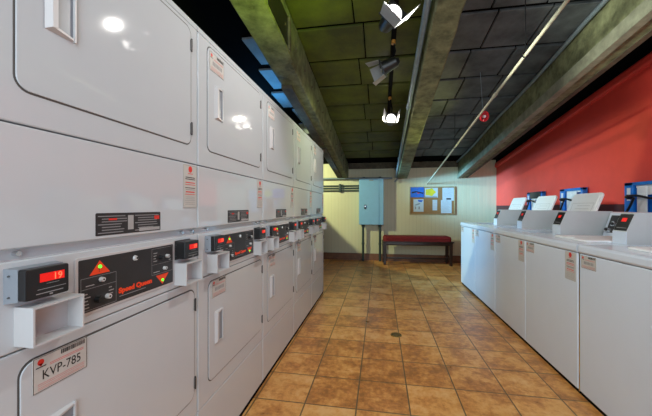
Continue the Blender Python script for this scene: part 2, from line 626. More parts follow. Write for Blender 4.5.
# rounded batten along the top of the red wall, following the slope
b = MB()
b.loops([[(XR, y, ceil_z(y)-0.145), (XR-0.022, y, ceil_z(y)-0.140), (XR-0.032, y, ceil_z(y)-0.120), (XR-0.032, y, ceil_z(y)-0.070), (XR-0.022, y, ceil_z(y)-0.050), (XR, y, ceil_z(y)-0.045)] for y in (Y0, YB-0.001)], REDWALL)
struct(b.build('trim_4'))
# dark strip added for the beam's shade between the batten and the ceiling
b = MB()
b.loops([[(XR, y, ceil_z(y)-0.05), (XR-0.012, y, ceil_z(y)-0.05), (XR-0.012, y, ceil_z(y)+0.03), (XR, y, ceil_z(y)+0.03)] for y in (Y0, YB-0.001)], VOID)
struct(b.build('trim_7'))
# dark low band along the foot of the red wall, behind the washers
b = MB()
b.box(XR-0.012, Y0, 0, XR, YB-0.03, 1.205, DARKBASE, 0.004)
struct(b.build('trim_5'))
# header board at the top of the back wall
b = MB()
b.box(-0.69, YB-0.06, 2.02, 0.37, YB, ceil_z(YB)+0.01, TIMBER)
b.box(0.59, YB-0.06, 2.02, 1.61, YB, ceil_z(YB)+0.01, TIMBER)
struct(b.build('trim_6'))

# ------------------------------------------------------------------ stacked dryers
WD = 0.7405


def FD(a, b_, n):      # dryer front faces +x
    return (n, a, b_)


def FW(a, b_, n):      # washer front faces -x; a measured along +y from the near edge
    return (-n, a, b_)


def card_reader(root, a0, a1, b0, b1, F, digits='19', flush=False):
    """black reader box with red display"""
    back = 0.004 if flush else 0.024
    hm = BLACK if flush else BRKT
    h = MB(F)
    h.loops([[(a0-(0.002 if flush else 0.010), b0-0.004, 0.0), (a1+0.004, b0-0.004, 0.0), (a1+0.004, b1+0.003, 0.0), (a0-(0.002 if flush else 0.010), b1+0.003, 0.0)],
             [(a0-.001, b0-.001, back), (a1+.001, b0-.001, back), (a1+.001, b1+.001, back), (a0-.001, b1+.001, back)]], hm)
    for bb in (b0+0.01, b1-0.012):
        h.cyl((a0-0.005, bb, 0.008), (a0-0.009, bb, 0.011), 0.002, BLACK, n=8)
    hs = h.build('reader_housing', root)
    m = MB(F)
    m.plate(a0, b0, a1, b1, back, 0.042, BLACK, r=0.004, bev=0.002, seg=2)
    wd, ht = a1-a0, b1-b0
    m.rect(a0+wd*.25, b0+ht*.28, a1-wd*.08, b0+ht*.30, 0.0424, INKG)
    m.rect(a0+wd*.22, b0+ht*.14, a1-wd*.15, b0+ht*.17, 0.0424, INKG)
    m.rect(a0+wd*.52, b0+ht*.06, a0+wd*.60, b0+ht*.11, 0.0424, INKG)
    m.rect(a0+wd*.45, b0+ht*.44, a1-wd*.25, b0+ht*.455, 0.0424, INKG)
    c = m.build('card_reader', root)
    d = MB(F)
    d.rect(a0+wd*.30, b0+ht*.52, a1-wd*.12, b0+ht*.80, 0.0426, LED)
    d.text(digits, a1-wd*.36, b0+ht*.54, ht*.23, 0.0430, LEDB, bold=0.01)
    d.build('display', c)


def coin_cup(root, a0, a1, b0, b1, F, d=0.05):
    m = MB(F)
    t = 0.004
    m.box(a0, b0, 0.0, a1, b0+t, d, TRAY)
    m.box(a0, b1-t, 0.0, a1, b1, d, TRAY)
    m.box(a0, b0+t, 0.0, a0+t, b1-t, d, TRAY)
    m.box(a1-t, b0+t, 0.0, a1, b1-t, d, TRAY)
    m.box(a0+t, b0+t, 0.0, a1-t, b1-t, 0.006, TRAY)
    m.build('cup_holder', root)


def notice_tall(root, a0, b0, a1, b1, F, n, name='notice_sticker'):
    m = MB(F)
    m.plate(a0, b0, a1, b1, n-0.0012, n, PAPER, r=0.003, bev=0.0003, seg=2)
    n += 0.0004
    wd, ht = a1-a0, b1-b0
    m.ring(a0+.002, b0+.002, a1-.002, b1-.002, 0.0012, n, INKG)
    m.disc(a0+wd*.5, b0+ht*.90, wd*.14, n, RED)
    m.flat([(a0+wd*.42, b0+ht*.86), (a0+wd*.5, b0+ht*.82), (a0+wd*.58, b0+ht*.86)], n, RED)
    m.rect(a0+wd*.32, b0+ht*.79, a0+wd*.68, b0+ht*.805, n, RED)
    rnd = random.Random(3)
    for i, (f, c, th) in enumerate(((.70, INKB, .018), (.66, INKB, .018), (.58, RED, .02), (.535, RED, .014), (.46, INKB, .014), (.42, INKG, .012), (.36, RED, .026), (.31, RED, .012), (.25, INKL, .01), (.21, INKL, .01), (.17, INKL, .01), (.12, INKL, .01), (.08, INKL, .01))):
        w_ = rnd.uniform(.32, .38)
        m.rect(a0+wd*(.5-w_), b0+ht*f, a0+wd*(.5+w_), b0+ht*(f+th), n, c)
    return m.build(name, root)


def id_sticker(root, a0, b0, a1, b1, F, n, text=None, mirror=False):
    """wide sticker: red emblem, bar code, number between red lines"""
    m = MB(F)
    m.plate(a0, b0, a1, b1, n-0.0012, n, PAPER, r=0.003, bev=0.0003, seg=2)
    n += 0.0004
    W, H = a1-a0, b1-b0

    def A(f):
        return a1-W*f if mirror else a0+W*f
    m.ring(a0+.001, b0+.001, a1-.001, b1-.001, 0.0010, n, INKB)
    m.disc(A(.13), b0+H*.84, W*.055, n, RED)
    m.flat([(A(.09), b0+H*.80), (A(.13), b0+H*.72), (A(.17), b0+H*.80)], n, RED)
    m.rect(min(A(.05), A(.22)), b0+H*.69, max(A(.05), A(.22)), b0+H*.72, n, INKB)
    rnd = random.Random(5)
    f = .48
    while f < .94:
        bw = rnd.choice((.008, .013, .02))
        m.rect(min(A(f), A(f+bw)), b0+H*.82, max(A(f), A(f+bw)), b0+H*.95, n, INKB)
        f += bw+rnd.choice((.007, .011))
    for fb in (.70, .655):
        m.rect(min(A(.28), A(.92)), b0+H*fb, max(A(.28), A(.92)), b0+H*(fb+.018), n, PINK)
    for fb in (.22, .17, .11, .065):
        m.rect(min(A(.08), A(.94)), b0+H*fb, max(A(.08), A(.94)), b0+H*(fb+.012), n, PINK)
    if text:
        m.text(text, a0+W*.16, b0+H*.32, H*.27, n, INKB, width=W*.70, bold=0.004)
    else:
        for k in range(7):
            fa = .2+k*.095
            m.rect(min(A(fa), A(fa+.06)), b0+H*.34, max(A(fa), A(fa+.06)), b0+H*.55, n, INKG)
    return m.build('number_sticker', root)


def hinge(root, a, b_, F, n):
    m = MB(F)
    m.box(a-0.006, b_-0.022, n-0.004, a+0.006, b_+0.022, n+0.004, SEAM, 0.002)
    m.cyl((a, b_-0.026, n+0.003), (a, b_+0.026, n+0.003), 0.003, BLACK, n=8)
    m.build('hinge', root)


def dryer_door(root, name, a0, b0, a1, b1, ha0, hb0, ha1, hb1):
    g = MB(FD)
    g.plate(a0-0.0042, b0-0.0042, a1+0.0055, b1+0.0055, -0.002, 0.0008, SEAM, r=0.033, bev=0.0006)
    d = MB(FD)
    d.plate(a0, b0, a1, b1, -0.002, 0.0035, WHITE, r=0.030, bev=0.0015, seg=8)
    door = d.build(name, root)
    g.build('door_gasket', door)
    # pull handle: raised rim with a grey pocket on its hinge side
    h = MB(FD)
    n0, n1 = 0.0030, 0.015
    h.loops([[(ha0, hb0, n0), (ha0, hb1, n0), (ha0+0.010, hb1-0.008, n1), (ha0+0.010, hb0+0.008, n1)],
             [(ha0+0.026, hb0+0.004, n0), (ha0+0.026, hb1-0.004, n0), (ha0+0.022, hb1-0.010, n1), (ha0+0.022, hb0+0.010, n1)]], TRAY)
    h.loops([[(ha0+0.001, hb0, n0), (ha0+0.010, hb0+0.008, n1), (ha1-0.002, hb0+0.003, n0+0.006), (ha1, hb0, n0)],
             [(ha0+0.001, hb0+0.006, n0), (ha0+0.010, hb0+0.014, n1), (ha1-0.002, hb0+0.008, n0+0.006), (ha1, hb0+0.006, n0)]], TRAY)
    h.loops([[(ha0+0.001, hb1, n0), (ha0+0.010, hb1-0.008, n1), (ha1-0.002, hb1-0.003, n0+0.006), (ha1, hb1, n0)],
             [(ha0+0.001, hb1-0.006, n0), (ha0+0.010, hb1-0.014, n1), (ha1-0.002, hb1-0.008, n0+0.006), (ha1, hb1-0.006, n0)]], TRAY)
    h.box(ha1-0.004, hb0, n0, ha1, hb1, n0+0.008, TRAY)
    h.rect(ha0+0.028, hb0+0.004, ha1-0.003, hb1-0.004, n0+0.0018, POCKET)
    h.build('handle', door)
    for f in (.14, .86):
        hinge(door, a1+0.001, b0+(b1-b0)*f, FD, 0.004)
    return door


def make_dryer():
    t = thing('stacked_dryer', 'x', 'dryer', group='white stacked dryers along the left wall')
    W = WD-0.003
    b = MB()
    b.box(-0.72, 0.002, 0.03, -0.022, W, 1.935, WHITE)
    b.box(-0.70, 0.0, 0.0, -0.006, WD, 0.026, MATTE)
    # rounded top cap
    prof = [(-0.72, 1.928), (-0.72, 1.962)]+[(-0.026+0.024*math.sin(q), 1.938+0.024*math.cos(q)) for q in [PI/2*i/6 for i in range(7)]]+[(-0.002, 1.926), (-0.02, 1.924)]
    b.prism(prof, 'y', 0.002, W, WHITE)
    b.build('cabinet_body', t)

    def panel(name, b0, b1, n1=0.0, r=0.003, bev=0.003):
        m = MB(FD)
        m.plate(0.003, b0, W-0.001, b1, -0.024, n1, WHITE, r=r, bev=bev, seg=2)
        return m.build(name, t)
    panel('upper_front_panel', 1.3565, 1.923)
    panel('middle_front_panel', 1.088, 1.353)
    panel('control_fascia', 0.870, 1.062)
    panel('lower_front_panel', 0.306, 0.867)
    panel('kick_panel', 0.028, 0.303, -0.001)
    s = MB(FD)
    s.rect(0.003, 1.060, W-0.001, 1.090, -0.019, WHITE)
    for a in (0.086, W-0.086, W-0.02):
        s.cyl((a, 1.076, -0.020), (a, 1.076, -0.006), 0.006, CHROME, n=12)
    s.build('screw_rail', t)
    dryer_door(t, 'upper_door', 0.074, 1.430, 0.688, 1.902, 0.130, 1.588, 0.200, 1.745)
    dryer_door(t, 'lower_door', 0.082, 0.385, 0.712, 0.835, 0.130, 0.538, 0.200, 0.690)
    # control panel
    c = MB(FD)
    c.plate(0.203, 0.892, 0.583, 1.046, -0.001, 0.003, TRAY, r=0.006, bev=0.001, seg=3)
    c.plate(0.211, 0.899, 0.576, 1.039, 0.002, 0.0040, PANELB, r=0.003, bev=0.0006, seg=2)
    n = 0.0044
    c.ring(0.216, 0.903, 0.325, 0.990, 0.0012, n, INKG)
    c.rect(0.216, 0.960, 0.325, 0.9612, n, INKG)
    c.ring(0.467, 0.945, 0.573, 1.034, 0.0012, n, INKG)
    c.rect(0.467, 0.979, 0.573, 0.980, n, INKG)
    rnd = random.Random(9)
    for (a0, b0, a1, b1) in ((.225, .910, .245, .95), (.30, .93, .318, .955), (.23, .967, .262, .973), (.475, .99, .497, 1.02), (.552, .985, .568, .99), (.475, .952, .51, .956)):
        k = b0
        while k < b1:
            c.rect(a0, k, a0+(a1-a0)*rnd.uniform(.5, 1), k+0.0025, n, INKL)
            k += 0.009
    c.rect(0.336, 0.912, 0.44, 0.914, n, INKG)
    cp = c.build('control_panel', t)
    m = MB(FD)
    m.flat([(0.271, 1.031), (0.240, 0.994), (0.304, 0.994)], n, ORANGE)
    m.text('!', 0.2685, 0.999, 0.012, n+0.0004, INKB)
    m.build('warning_triangle', cp)
    m = MB(FD)
    m.flat([(0.487, 0.940), (0.519, 0.905), (0.551, 0.940)], n, ORANGE)
    m.build('warning_triangle', cp)
    for a, b_ in ((0.271, 1.014), (0.519, 0.920)):
        m = MB(FD)
        m.cyl((a, b_, 0.004), (a, b_, 0.007), 0.0048, GREEN, n=12)
        m.build('indicator_light', cp)
    for a, b_, r, two in ((0.275, 0.978, .0068, 0), (0.295, 0.926, .0075, 1), (0.541, 1.001, .007, 1), (0.528, 0.960, .0065, 0)):
        m = MB(FD)
        m.cyl((a, b_, 0.004), (a, b_, 0.014), r, KNOB, r*0.85)
        m.disc(a, b_, r*0.4, 0.0144, BLACK, 8)
        if two:
            m.cyl((a-0.032, b_, 0.004), (a-0.032, b_, 0.018), r*1.2, BLACK, r)
        m.build('control_knob', cp)
    m = MB(FD)
    m.cyl((0.395, 1.017, 0.004), (0.395, 1.017, 0.010), 0.0085, KNOB, 0.007)
    m.disc(0.398, 1.017, 0.004, 0.0104, INKB, 8)
    m.build('start_button', cp)
    m = MB(FD)
    m.text('Speed Queen', 0.333, 0.917, 0.021, n, ORANGE, width=0.135, bold=0.065)
    m.build('brand_lettering', cp)
    # card readers and cups
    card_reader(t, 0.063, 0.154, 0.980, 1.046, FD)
    card_reader(t, 0.593, 0.682, 0.980, 1.046, FD, flush=True)
    coin_cup(t, 0.072, 0.185, 0.882, 0.965, FD)
    coin_cup(t, 0.590, 0.697, 0.882, 0.965, FD)
    # data plate on the middle panel
    p = MB(FD)
    p.plate(0.262, 1.097, 0.513, 1.160, -0.001, 0.0012, PANELB, r=0.003, bev=0.0005, seg=2)
    rnd = random.Random(12)
    for col in range(2):
        a0 = 0.268+col*0.130
        for r_ in range(7):
            z = 1.152-r_*0.0078
            mt_ = INKG
            p.rect(a0+(0.012 if r_ % 3 else 0), z-0.0025, a0+rnd.uniform(.075, .112), z, 0.0016, mt_)
    p.rect(0.302, 1.139, 0.330, 1.1445, 0.0020, RED)
    p.rect(0.482, 1.136, 0.506, 1.148, 0.0020, RED)
    p.rect(0.370, 1.108, 0.392, 1.152, 0.0020, INKL)
    p.rect(0.415, 1.100, 0.508, 1.110, 0.0020, INKL)
    p.build('data_plate', t)
    notice_tall(t, 0.640, 1.173, 0.732, 1.347, FD, 0.0015)
    id_sticker(t, 0.085, 1.800, 0.215, 1.885, FD, 0.0050)
    return t


DX = -0.762
labels = ['white stacked dryer with the KVP-785 sticker on its lower door, closest to the camera',
          'second white stacked dryer from the camera, beside the one with the KVP-785 sticker',
          'white stacked dryer in the middle of the row of five along the left wall',
          'white stacked dryer standing second from the far end of the dryer row',
          'white stacked dryer at the far end of its row, nearest the electrical cabinet']
proto = make_dryer()
dryers = []
for i in range(5):
    o = proto if i == 0 else dup(proto)
    dryers.append(o)
    o.location = (DX, 0.4575+WD*i, 0)
    o['label'] = labels[i]
# lower stickers (numbers differ, only the first can be read)
for i, o in enumerate(dryers):
    id_sticker(o, 0.104, 0.758, 0.233, 0.838, FD, 0.0050, 'KVP-785' if i == 0 else None)

# ------------------------------------------------------------------ washers
WW = 0.7145


def make_washer(open_lid):
    t = thing('top_load_washer', 'x', 'washing machine', group='white top loading washers along the red wall')
    y0, y1 = 0.003, WW-0.003
    b = MB()
    b.box(0.012, y0, 0.03, 0.70, y1, 0.885, WHITE2)
    b.box(0.012, 0.0, 0.001, 0.68, WW, 0.028, MATTE)
    for x in (0.05, 0.64):
        for y in (0.06, 0.65):
            b.cyl((x, y, 0), (x, y, 0.03), 0.02, BLACK)
    b.build('cabinet_body', t)
    f = MB(FW)
    f.plate(y0, 0.028, y1, 0.886, -0.014, 0.0, WHITE2, r=0.006, bev=0.005, seg=3)
    f.build('front_panel', t)
    # top deck with a lid opening
    lx0, lx1, ly0, ly1 = 0.13, 0.53, 0.13, 0.53
    m = MB()
    z0, z1 = 0.891, 0.943

    def nose(ya, yb, xe):
        pr = [(xe, z0), (-0.002, z0), (-0.008, z0+0.01), (-0.008, z1-0.014), (-0.004, z1-0.004), (0.006, z1), (xe, z1)]
        m.prism(pr, 'y', ya, yb, WHITE2)
    nose(y0, y1, lx0)
    m.box(lx0, y0, z0, lx1, ly0, z1, WHITE2)
    m.box(lx0, ly1, z0, lx1, y1, z1, WHITE2)
    m.box(lx1, y0, z0, 0.70, y1, z1, WHITE2)
    m.build('top_deck', t)
    tb = MB()
    cx, cy = (lx0+lx1)/2, (ly0+ly1)/2
    tb.box(lx0+.001, ly0+.001, 0.8875, lx1-.001, ly1-.001, 0.8895, TRAY)
    tb.torus((cx, cy, 0.893), (0, 0, 1), 0.165, 0.010, TRAY)
    tb.cyl((cx, cy, 0.8896), (cx, cy, 0.8902), 0.155, BLACK, n=24)
    tb.cyl((cx, cy, 0.890), (cx, cy, 0.925), 0.045, TRAY, 0.02)
    tb.build('tub_opening', t)
    if open_lid:
        d = Vector((0.135, 0, 0.352)).normalized()
        p = Vector((0.535, 0, 0.952))
        Lh = 0.378

        def FLd(a, b_, n):
            nn = Vector((-d.z, 0, d.x))
            q = p+d*b_+nn*n
            return (q.x, a, q.z)
        l = MB(FLd)
        l.plate(ly0-0.005, 0, ly1+0.005, Lh, -0.012, 0.003, LIDW, r=0.035, bev=0.004)
        l.plate(ly0+0.018, 0.022, ly1-0.018, Lh-0.022, 0.002, 0.0065, LIDW, r=0.03, bev=0.003)
        l.ring(ly0+0.05, 0.06, ly1-0.05, Lh-0.10, 0.0025, 0.0068, INKL)
        l.disc(ly1-0.06, 0.045, 0.009, 0.0069, BLACK, 12)
        for k in range(6):
            l.rect(ly0+0.09, 0.10+k*0.03, ly1-0.09-0.02*(k % 3), 0.1025+k*0.03, 0.0068, INKL)
        l.build('lid', t)
    else:
        l = MB(lambda a, b_, n: (b_, a, 0.940+n))
        l.plate(ly0-0.004, lx0-0.004, ly1+0.004, lx1+0.004, 0.004, 0.016, LIDW, r=0.03, bev=0.005)
        l.plate(ly0+0.16, lx0+0.0, ly0+0.24, lx0+0.02, 0.010, 0.022, LIDW, r=0.008, bev=0.003)
        l.build('lid', t)
    # rear console
    c = MB()
    c.prism([(0.575, 0.943), (0.634, 1.130), (0.655, 1.138), (0.695, 1.138), (0.699, 0.943)], 'y', 0.130, y1-0.004, WHITE2)
    con = c.build('rear_console', t)
    dn = Vector((0.059, 0, 0.187)).normalized()

    def FC(a, b_, n):
        q = Vector((0.575, 0, 0.943))+dn*b_+Vector((-dn.z, 0, dn.x))*n
        return (q.x, a, q.z)
    k = MB(FC)
    k.plate(0.16, 0.03, y1-0.03, 0.175, -0.001, 0.002, PANELB, r=0.006, bev=0.001, seg=3)
    k.ring(0.18, 0.04, 0.40, 0.165, 0.002, 0.0024, INKG)
    kp = k.build('console_plate', con)
    for a in (0.45, 0.53, 0.61, 0.655):
        k = MB(FC)
        bb = 0.10 if a < 0.65 else 0.05
        k.cyl((a, bb, 0.002), (a, bb, 0.024), 0.024, CHROME, 0.02)
        k.cyl((a, bb, 0.024), (a, bb, 0.032), 0.012, BLACK, 0.010)
        k.build('dial', con)
    # card reader pedestal at the near end
    g = MB()
    g.prism([(0.272, 0.943), (0.272, 1.024), (0.318, 1.136), (0.330, 1.142), (0.655, 1.142), (0.668, 1.134), (0.690, 0.943)], 'y', 0.008, 0.122, GREYP)
    g.prism([(0.268, 0.944), (0.268, 1.022), (0.273, 1.022), (0.273, 0.944)], 'y', 0.008, 0.122, WHITE2)
    ped = g.build('meter_case', t)
    dd = Vector((0.046, 0, 0.112)).normalized()

    def FM(a, b_, n):
        q = Vector((0.272, 0, 1.024))+dd*b_+Vector((-dd.z, 0, dd.x))*n
        return (q.x, a, q.z)
    k = MB(FM)
    k.plate(0.013, 0.004, 0.117, 0.116, -0.001, 0.003, BLACK, r=0.004, bev=0.001, seg=2)
    k.rect(0.02, 0.02, 0.10, 0.024, 0.0034, INKG)
    cr = k.build('card_reader', ped)
    k = MB(FM)
    k.rect(0.045, 0.064, 0.086, 0.089, 0.0036, LED)
    k.build('display', cr)
    notice_tall(t, 0.022, 0.699, 0.136, 0.882, FW, 0.0012)
    id_sticker(t, 0.560, 0.803, 0.694, 0.880, FW, 0.0012, mirror=True)
    return t


WX = 1.23
openp = make_washer(True)
closedp = make_washer(False)
wl = ['white top loading washer closest to the camera, cut off by the frame edge',
      'white top loading washer with its lid shut, second from the camera',
      'white washer with the largest raised lid, third from the camera',
      'white washer with open lid, standing second from the far end of the row',
      'white washer with open lid at the far end of its row, nearest the bench']
for i in range(5):
    src = closedp if i < 2 else openp
    o = src if i in (0, 2) else dup(src)
    o.location = (WX, 1.478+WW*i-(0.012 if i == 0 else 0), 0)
    o['label'] = wl[i]
# metal strip closing the wider gap between the first two washers
b = MB()
b.box(WX+0.004, 2.1815, 0.02, WX+0.02, 2.1915, 0.94, CHROME)
tag(b.build('gap_strip'), 'thin metal strip filling the gap between the two washers closest to the camera', 'strip')

# ------------------------------------------------------------------ blue outlet boxes on the red wall
bl = ['blue wall outlet box with black hose, nearest of the three on the red wall',
      'blue wall outlet box in the middle of three, behind the largest open lid',
      'blue and black wall outlet box farthest along the red wall']
for i, yc in enumerate((3.18, 4.255, 5.17)):
    t = thing('washer_outlet_box', bl[i], 'outlet box', (XR-0.012, yc, 0), group='blue outlet boxes on the red wall')
    F = lambda a, b_, n: (-n, a, b_)
    m = MB(F)
    w2, z0, z1 = 0.225, 1.06, 1.405
    m.box(-w2, z0, 0, w2, z1, 0.01, BWIN)
    for (a0, b0, a1, b1) in ((-w2, z0, -w2+0.03, z1), (w2-0.10, z0, w2, z1), (-w2, z1-0.03, w2, z1), (-w2, z0, w2, z0+0.03)):
        m.box(a0, b0, 0.008, a1, b1, 0.055, BWIN, 0.004)
    m.build('box_frame', t)
    p = MB(F)
    p.box(-0.02, z0+0.03, 0.04, 0.085, z1-0.04, 0.05, WPL, 0.002)
    p.box(-0.10, z1-0.12, 0.035, -0.02, z1-0.04, 0.045, WPL, 0.002)
    p.box(w2-0.075, z1-0.17, 0.055, w2-0.035, z1-0.05, 0.058, WPL)
    p.box(-w2+0.03, z1-0.05, 0.010, 0.12, z1-0.03, 0.03, WPL)
    p.build('back_plate', t)
    if i == 2:
        p = MB(F)
        p.box(-w2+0.02, z1-0.10, 0.05, w2-0.12, z1-0.002, 0.07, BLACK, 0.004)
        p.build('cover_flap', t)
    v = MB(F)
    v.cyl((0.145, 1.27, 0.05), (0.145, 1.27, 0.085), 0.022, BLACK)
    v.cyl((0.145, 1.27, 0.085), (0.145, 1.27, 0.10), 0.012, BRASS)
    v.build('valve', t)
    h = MB(F)
    pts = []
    for k in range(18):
        q = k/17
        pts.append((0.145-0.40*q, 1.27+0.012*math.sin(q*6)-0.02*q*q, 0.095+0.01*math.sin(q*4)))
    h.tube(pts, 0.010, RUBBER, 8)
    h.build('hose', t)
    h = MB(F)
    h.tube([(0.03+0.22*q, 1.262-0.19*q-0.06*math.sin(q*3), 0.11) for q in [k/12 for k in range(13)]], 0.010, RUBBER, 8)
    h.build('hose', t)

# ------------------------------------------------------------------ bench
bn = thing('padded_bench', 'dark wooden bench with a long red cushion against the back wall', 'bench', (0.735, 6.60, 0), math.radians(3.5))
wb, db = 0.675, 0.17
for sx in (-1, 1):
    for sy in (-1, 1):
        m = MB()
        x, y = sx*(wb-0.025), sy*(db-0.025)
        m.loops([[(x+u*r, y+v*r, z) for u, v in ((-1, -1), (1, -1), (1, 1), (-1, 1))] for z, r in ((0, .022), (0.02, .026), (0.10, .024), (0.46, .030))], WOOD)
        m.build('leg', bn)
m = MB()
m.box(-wb, -db, 0.40, wb, -db+0.03, 0.46, WOOD, 0.004)
m.box(-wb, db-0.03, 0.40, wb, db, 0.46, WOOD, 0.004)
m.box(-wb, -db, 0.40, -wb+0.03, db, 0.46, WOOD, 0.004)
m.box(wb-0.03, -db, 0.40, wb, db, 0.46, WOOD, 0.004)
m.box(-wb-0.015, -db-0.01, 0.455, wb+0.03, db+0.01, 0.480, WOOD, 0.006)
m.build('seat_frame', bn)
m = MB()
m.box(-wb+0.03, -0.012, 0.10, wb-0.03, 0.012, 0.135, WOOD, 0.004)
for sx in (-1, 1):
    m.box(sx*(wb-0.025)-0.014, -db+0.03, 0.10, sx*(wb-0.025)+0.014, db-0.03, 0.135, WOOD, 0.004)
m.build('stretcher', bn)
m = MB(lambda a, b_, n: (a, b_, n))
m.plate(-wb+0.005, -db, wb-0.01, db, 0.480, 0.585, CUSH, r=0.05, bev=0.045, seg=8)
cu = m.build('cushion', bn)
m = MB()
m.tube([(-wb+0.03, -db-0.001, 0.535), (wb-0.03, -db-0.001, 0.535)], 0.004, CUSH, 6)
m.build('piping', cu)

# ------------------------------------------------------------------ electrical cabinet and conduits
el = thing('electrical_cabinet', 'blue-grey metal electrical cabinet mounted on the back wall beside the bench', 'electrical cabinet', (-0.19, YB, 0))
F = lambda a, b_, n: (a, -n, b_)
m = MB(F)
m.box(-0.258, 0.795, 0, 0.264, 1.785, 0.165, ELEC, 0.004)
m.build('cabinet_box', el)
m = MB(F)
m.plate(-0.258, 0.797, 0.170, 1.783, 0.163, 0.180, ELEC, r=0.006, bev=0.004, seg=3)
dr = m.build('cabinet_door', el)
m = MB(F)
m.plate(-0.145, 1.13, -0.105, 1.225, 0.179, 0.190, BLACK, r=0.01, bev=0.003)
m.cyl((-0.125, 1.19, 0.19), (-0.125, 1.19, 0.205), 0.012, CHROME)
m.build('latch', dr)
m = MB(F)
m.plate(0.178, 0.797, 0.264, 1.783, 0.163, 0.178, ELEC, r=0.006, bev=0.004, seg=3)
m.build('side_cover', el)
m = MB(F)
m.box(-0.04, 1.745, 0.180, 0.05, 1.765, 0.182, INKG)
m.build('name_plate', dr)
for i, x in enumerate((-0.365, 0.0)):
    m = MB()
    m.cyl((x, YB-0.09, 0.002), (x, YB-0.09, 0.792), 0.026, DKPIPE)
    m.cyl((x, YB-0.09, 0.745), (x, YB-0.09, 0.792), 0.036, DKPIPE)
    m.cyl((x, YB-0.09, 0.36), (x, YB-0.09, 0.40), 0.032, DKPIPE)
    tag(m.build('floor_conduit'), ['dark conduit from cabinet to floor, under the latch side', 'dark conduit from cabinet to floor, beside the bench leg'][i], 'pipe', 'dark conduits below the electrical cabinet')
for i, z in enumerate((1.648, 1.595, 1.540)):
    m = MB()
    m.cyl((-2.40, YB-0.05, z), (-0.450, YB-0.05, z), 0.0145, DKPIPE)
    m.cyl((-0.475, YB-0.05, z), (-0.450, YB-0.05, z), 0.022, DKPIPE)
    tag(m.build('wall_conduit'), ['topmost', 'middle', 'lowest'][i]+' of three dark conduits running level into the cabinet side', 'pipe', 'level conduits left of the electrical cabinet')
m = MB()
m.box(-0.905, YB-0.075, 1.505, -0.855, YB-0.001, 1.69, DKPIPE, 0.004)
tag(m.build('conduit_clamp'), 'dark clamp bracket holding three level conduits to the wall', 'bracket')
m = MB()
m.cyl((-2.40, YB-0.13, 1.815), (0.26, YB-0.13, 1.795), 0.020, STEEL)
tag(m.build('wall_pipe'), 'pale steel pipe running level above the electrical cabinet', 'pipe')
for i, x in enumerate((-0.35, 0.0)):
    m = MB()
    m.cyl((x, YB-0.10, 1.785), (x, YB-0.10, 1.83), 0.028, BLACK)
    g_ = m.build('cable_gland', el)
    g_.location = (0.19, -YB, 0)
m = MB()
m.tube([(0.30+0.09*math.sin(3*q), YB-0.07-0.02*math.cos(5*q), 2.02-0.30*q) for q in [k/10 for k in range(11)]], 0.014, STEEL, 8)
tag(m.build('flexible_conduit'), 'short curved steel conduit dropping where the middle beam meets the back wall', 'pipe')

# ------------------------------------------------------------------ bulletin board with papers
bb = thing('bulletin_board', 'cork bulletin board in a thin wooden frame above the bench', 'bulletin board', (0, YB, 0))
m = MB(F)
m.box(0.640, 1.020, 0, 1.553, 1.600, 0.012, CORK)
m.build('cork_panel', bb)
m = MB(F)
for a0, b0, a1, b1 in ((.630, 1.010, 1.563, 1.032), (.630, 1.590, 1.563, 1.612), (.630, 1.032, .652, 1.590), (1.541, 1.032, 1.563, 1.590)):
    m.box(a0, b0, 0, a1, b1, 0.022, OAK, 0.003)
m.build('frame', bb)


def paper(a0, b0, a1, b1, base, deco, label, n0=0.0135, tilt=0):
    def FP(a, b_, n):
        ca, cb = (a0+a1)/2, (b0+b1)/2
        x, z = a-ca, b_-cb
        return (ca+x*math.cos(tilt)-z*math.sin(tilt), YB-n-n0, cb+x*math.sin(tilt)+z*math.cos(tilt))
    m = MB(FP)
    m.box(a0, b0, -0.0012, a1, b1, 0, base)
    deco(m, a0, b0, a1-a0, b1-b0)
    m.cyl(((a0+a1)/2, b1-0.015, 0), ((a0+a1)/2, b1-0.015, 0.006), 0.006, CHROME, n=8)
    tag(m.build('pinned_paper'), label, 'paper', 'papers on the cork board')


def lines(m, a, b_, W, H, f0, f1, n=6, c=INKG):
    for k in range(n):
        f = f0+(f1-f0)*k/(n-1)
        m.rect(a+W*.12, b_+H*f, a+W*(.88-.1*(k % 3)), b_+H*(f+.012), 0.0005, c)


def d_blue(m, a, b_, W, H):
    m.flat([(a+W*.1, b_+H*.38), (a+W*.45, b_+H*.5), (a+W*.95, b_+H*.34), (a+W*.95, b_+H*.46), (a+W*.4, b_+H*.62), (a+W*.1, b_+H*.55)], 0.0005, INKB)
    m.rect(a+W*.5, b_+H*.36, a+W*.66, b_+H*.44, 0.0009, RED)


def d_yel(m, a, b_, W, H):
    m.flat([(a+W*(.45+.36*math.cos(t)*(1+.12*math.cos(5*t))), b_+H*(.56+.38*math.sin(t)*(1+.12*math.cos(5*t)))) for t in [2*PI*i/30 for i in range(30)]], 0.0005, PYEL)
    m.rect(a+W*.02, b_+H*.03, a+W*.95, b_+H*.09, 0.0006, INKB)


def d_wb(m, a, b_, W, H):
    m.flat([(a+W*.4, b_+H*.95), (a+W*.95, b_+H*.92), (a+W*.8, b_+H*.76), (a+W*.5, b_+H*.80)], 0.0005, PBLUE)
    m.flat([(a+W*.1, b_+H*.55), (a+W*.6, b_+H*.70), (a+W*.7, b_+H*.62), (a+W*.2, b_+H*.48)], 0.0005, STEEL)
    m.rect(a+W*.15, b_+H*.2, a+W*.25, b_+H*.42, 0.0006, INKG)
    m.rect(a+W*.5, b_+H*.2, a+W*.62, b_+H*.42, 0.0006, INKG)


def d_top(m, a, b_, W, H):
    lines(m, a, b_, W, H, .35, .85)
    m.rect(a+W*.35, b_+H*.08, a+W*.75, b_+H*.2, 0.0006, INKB)


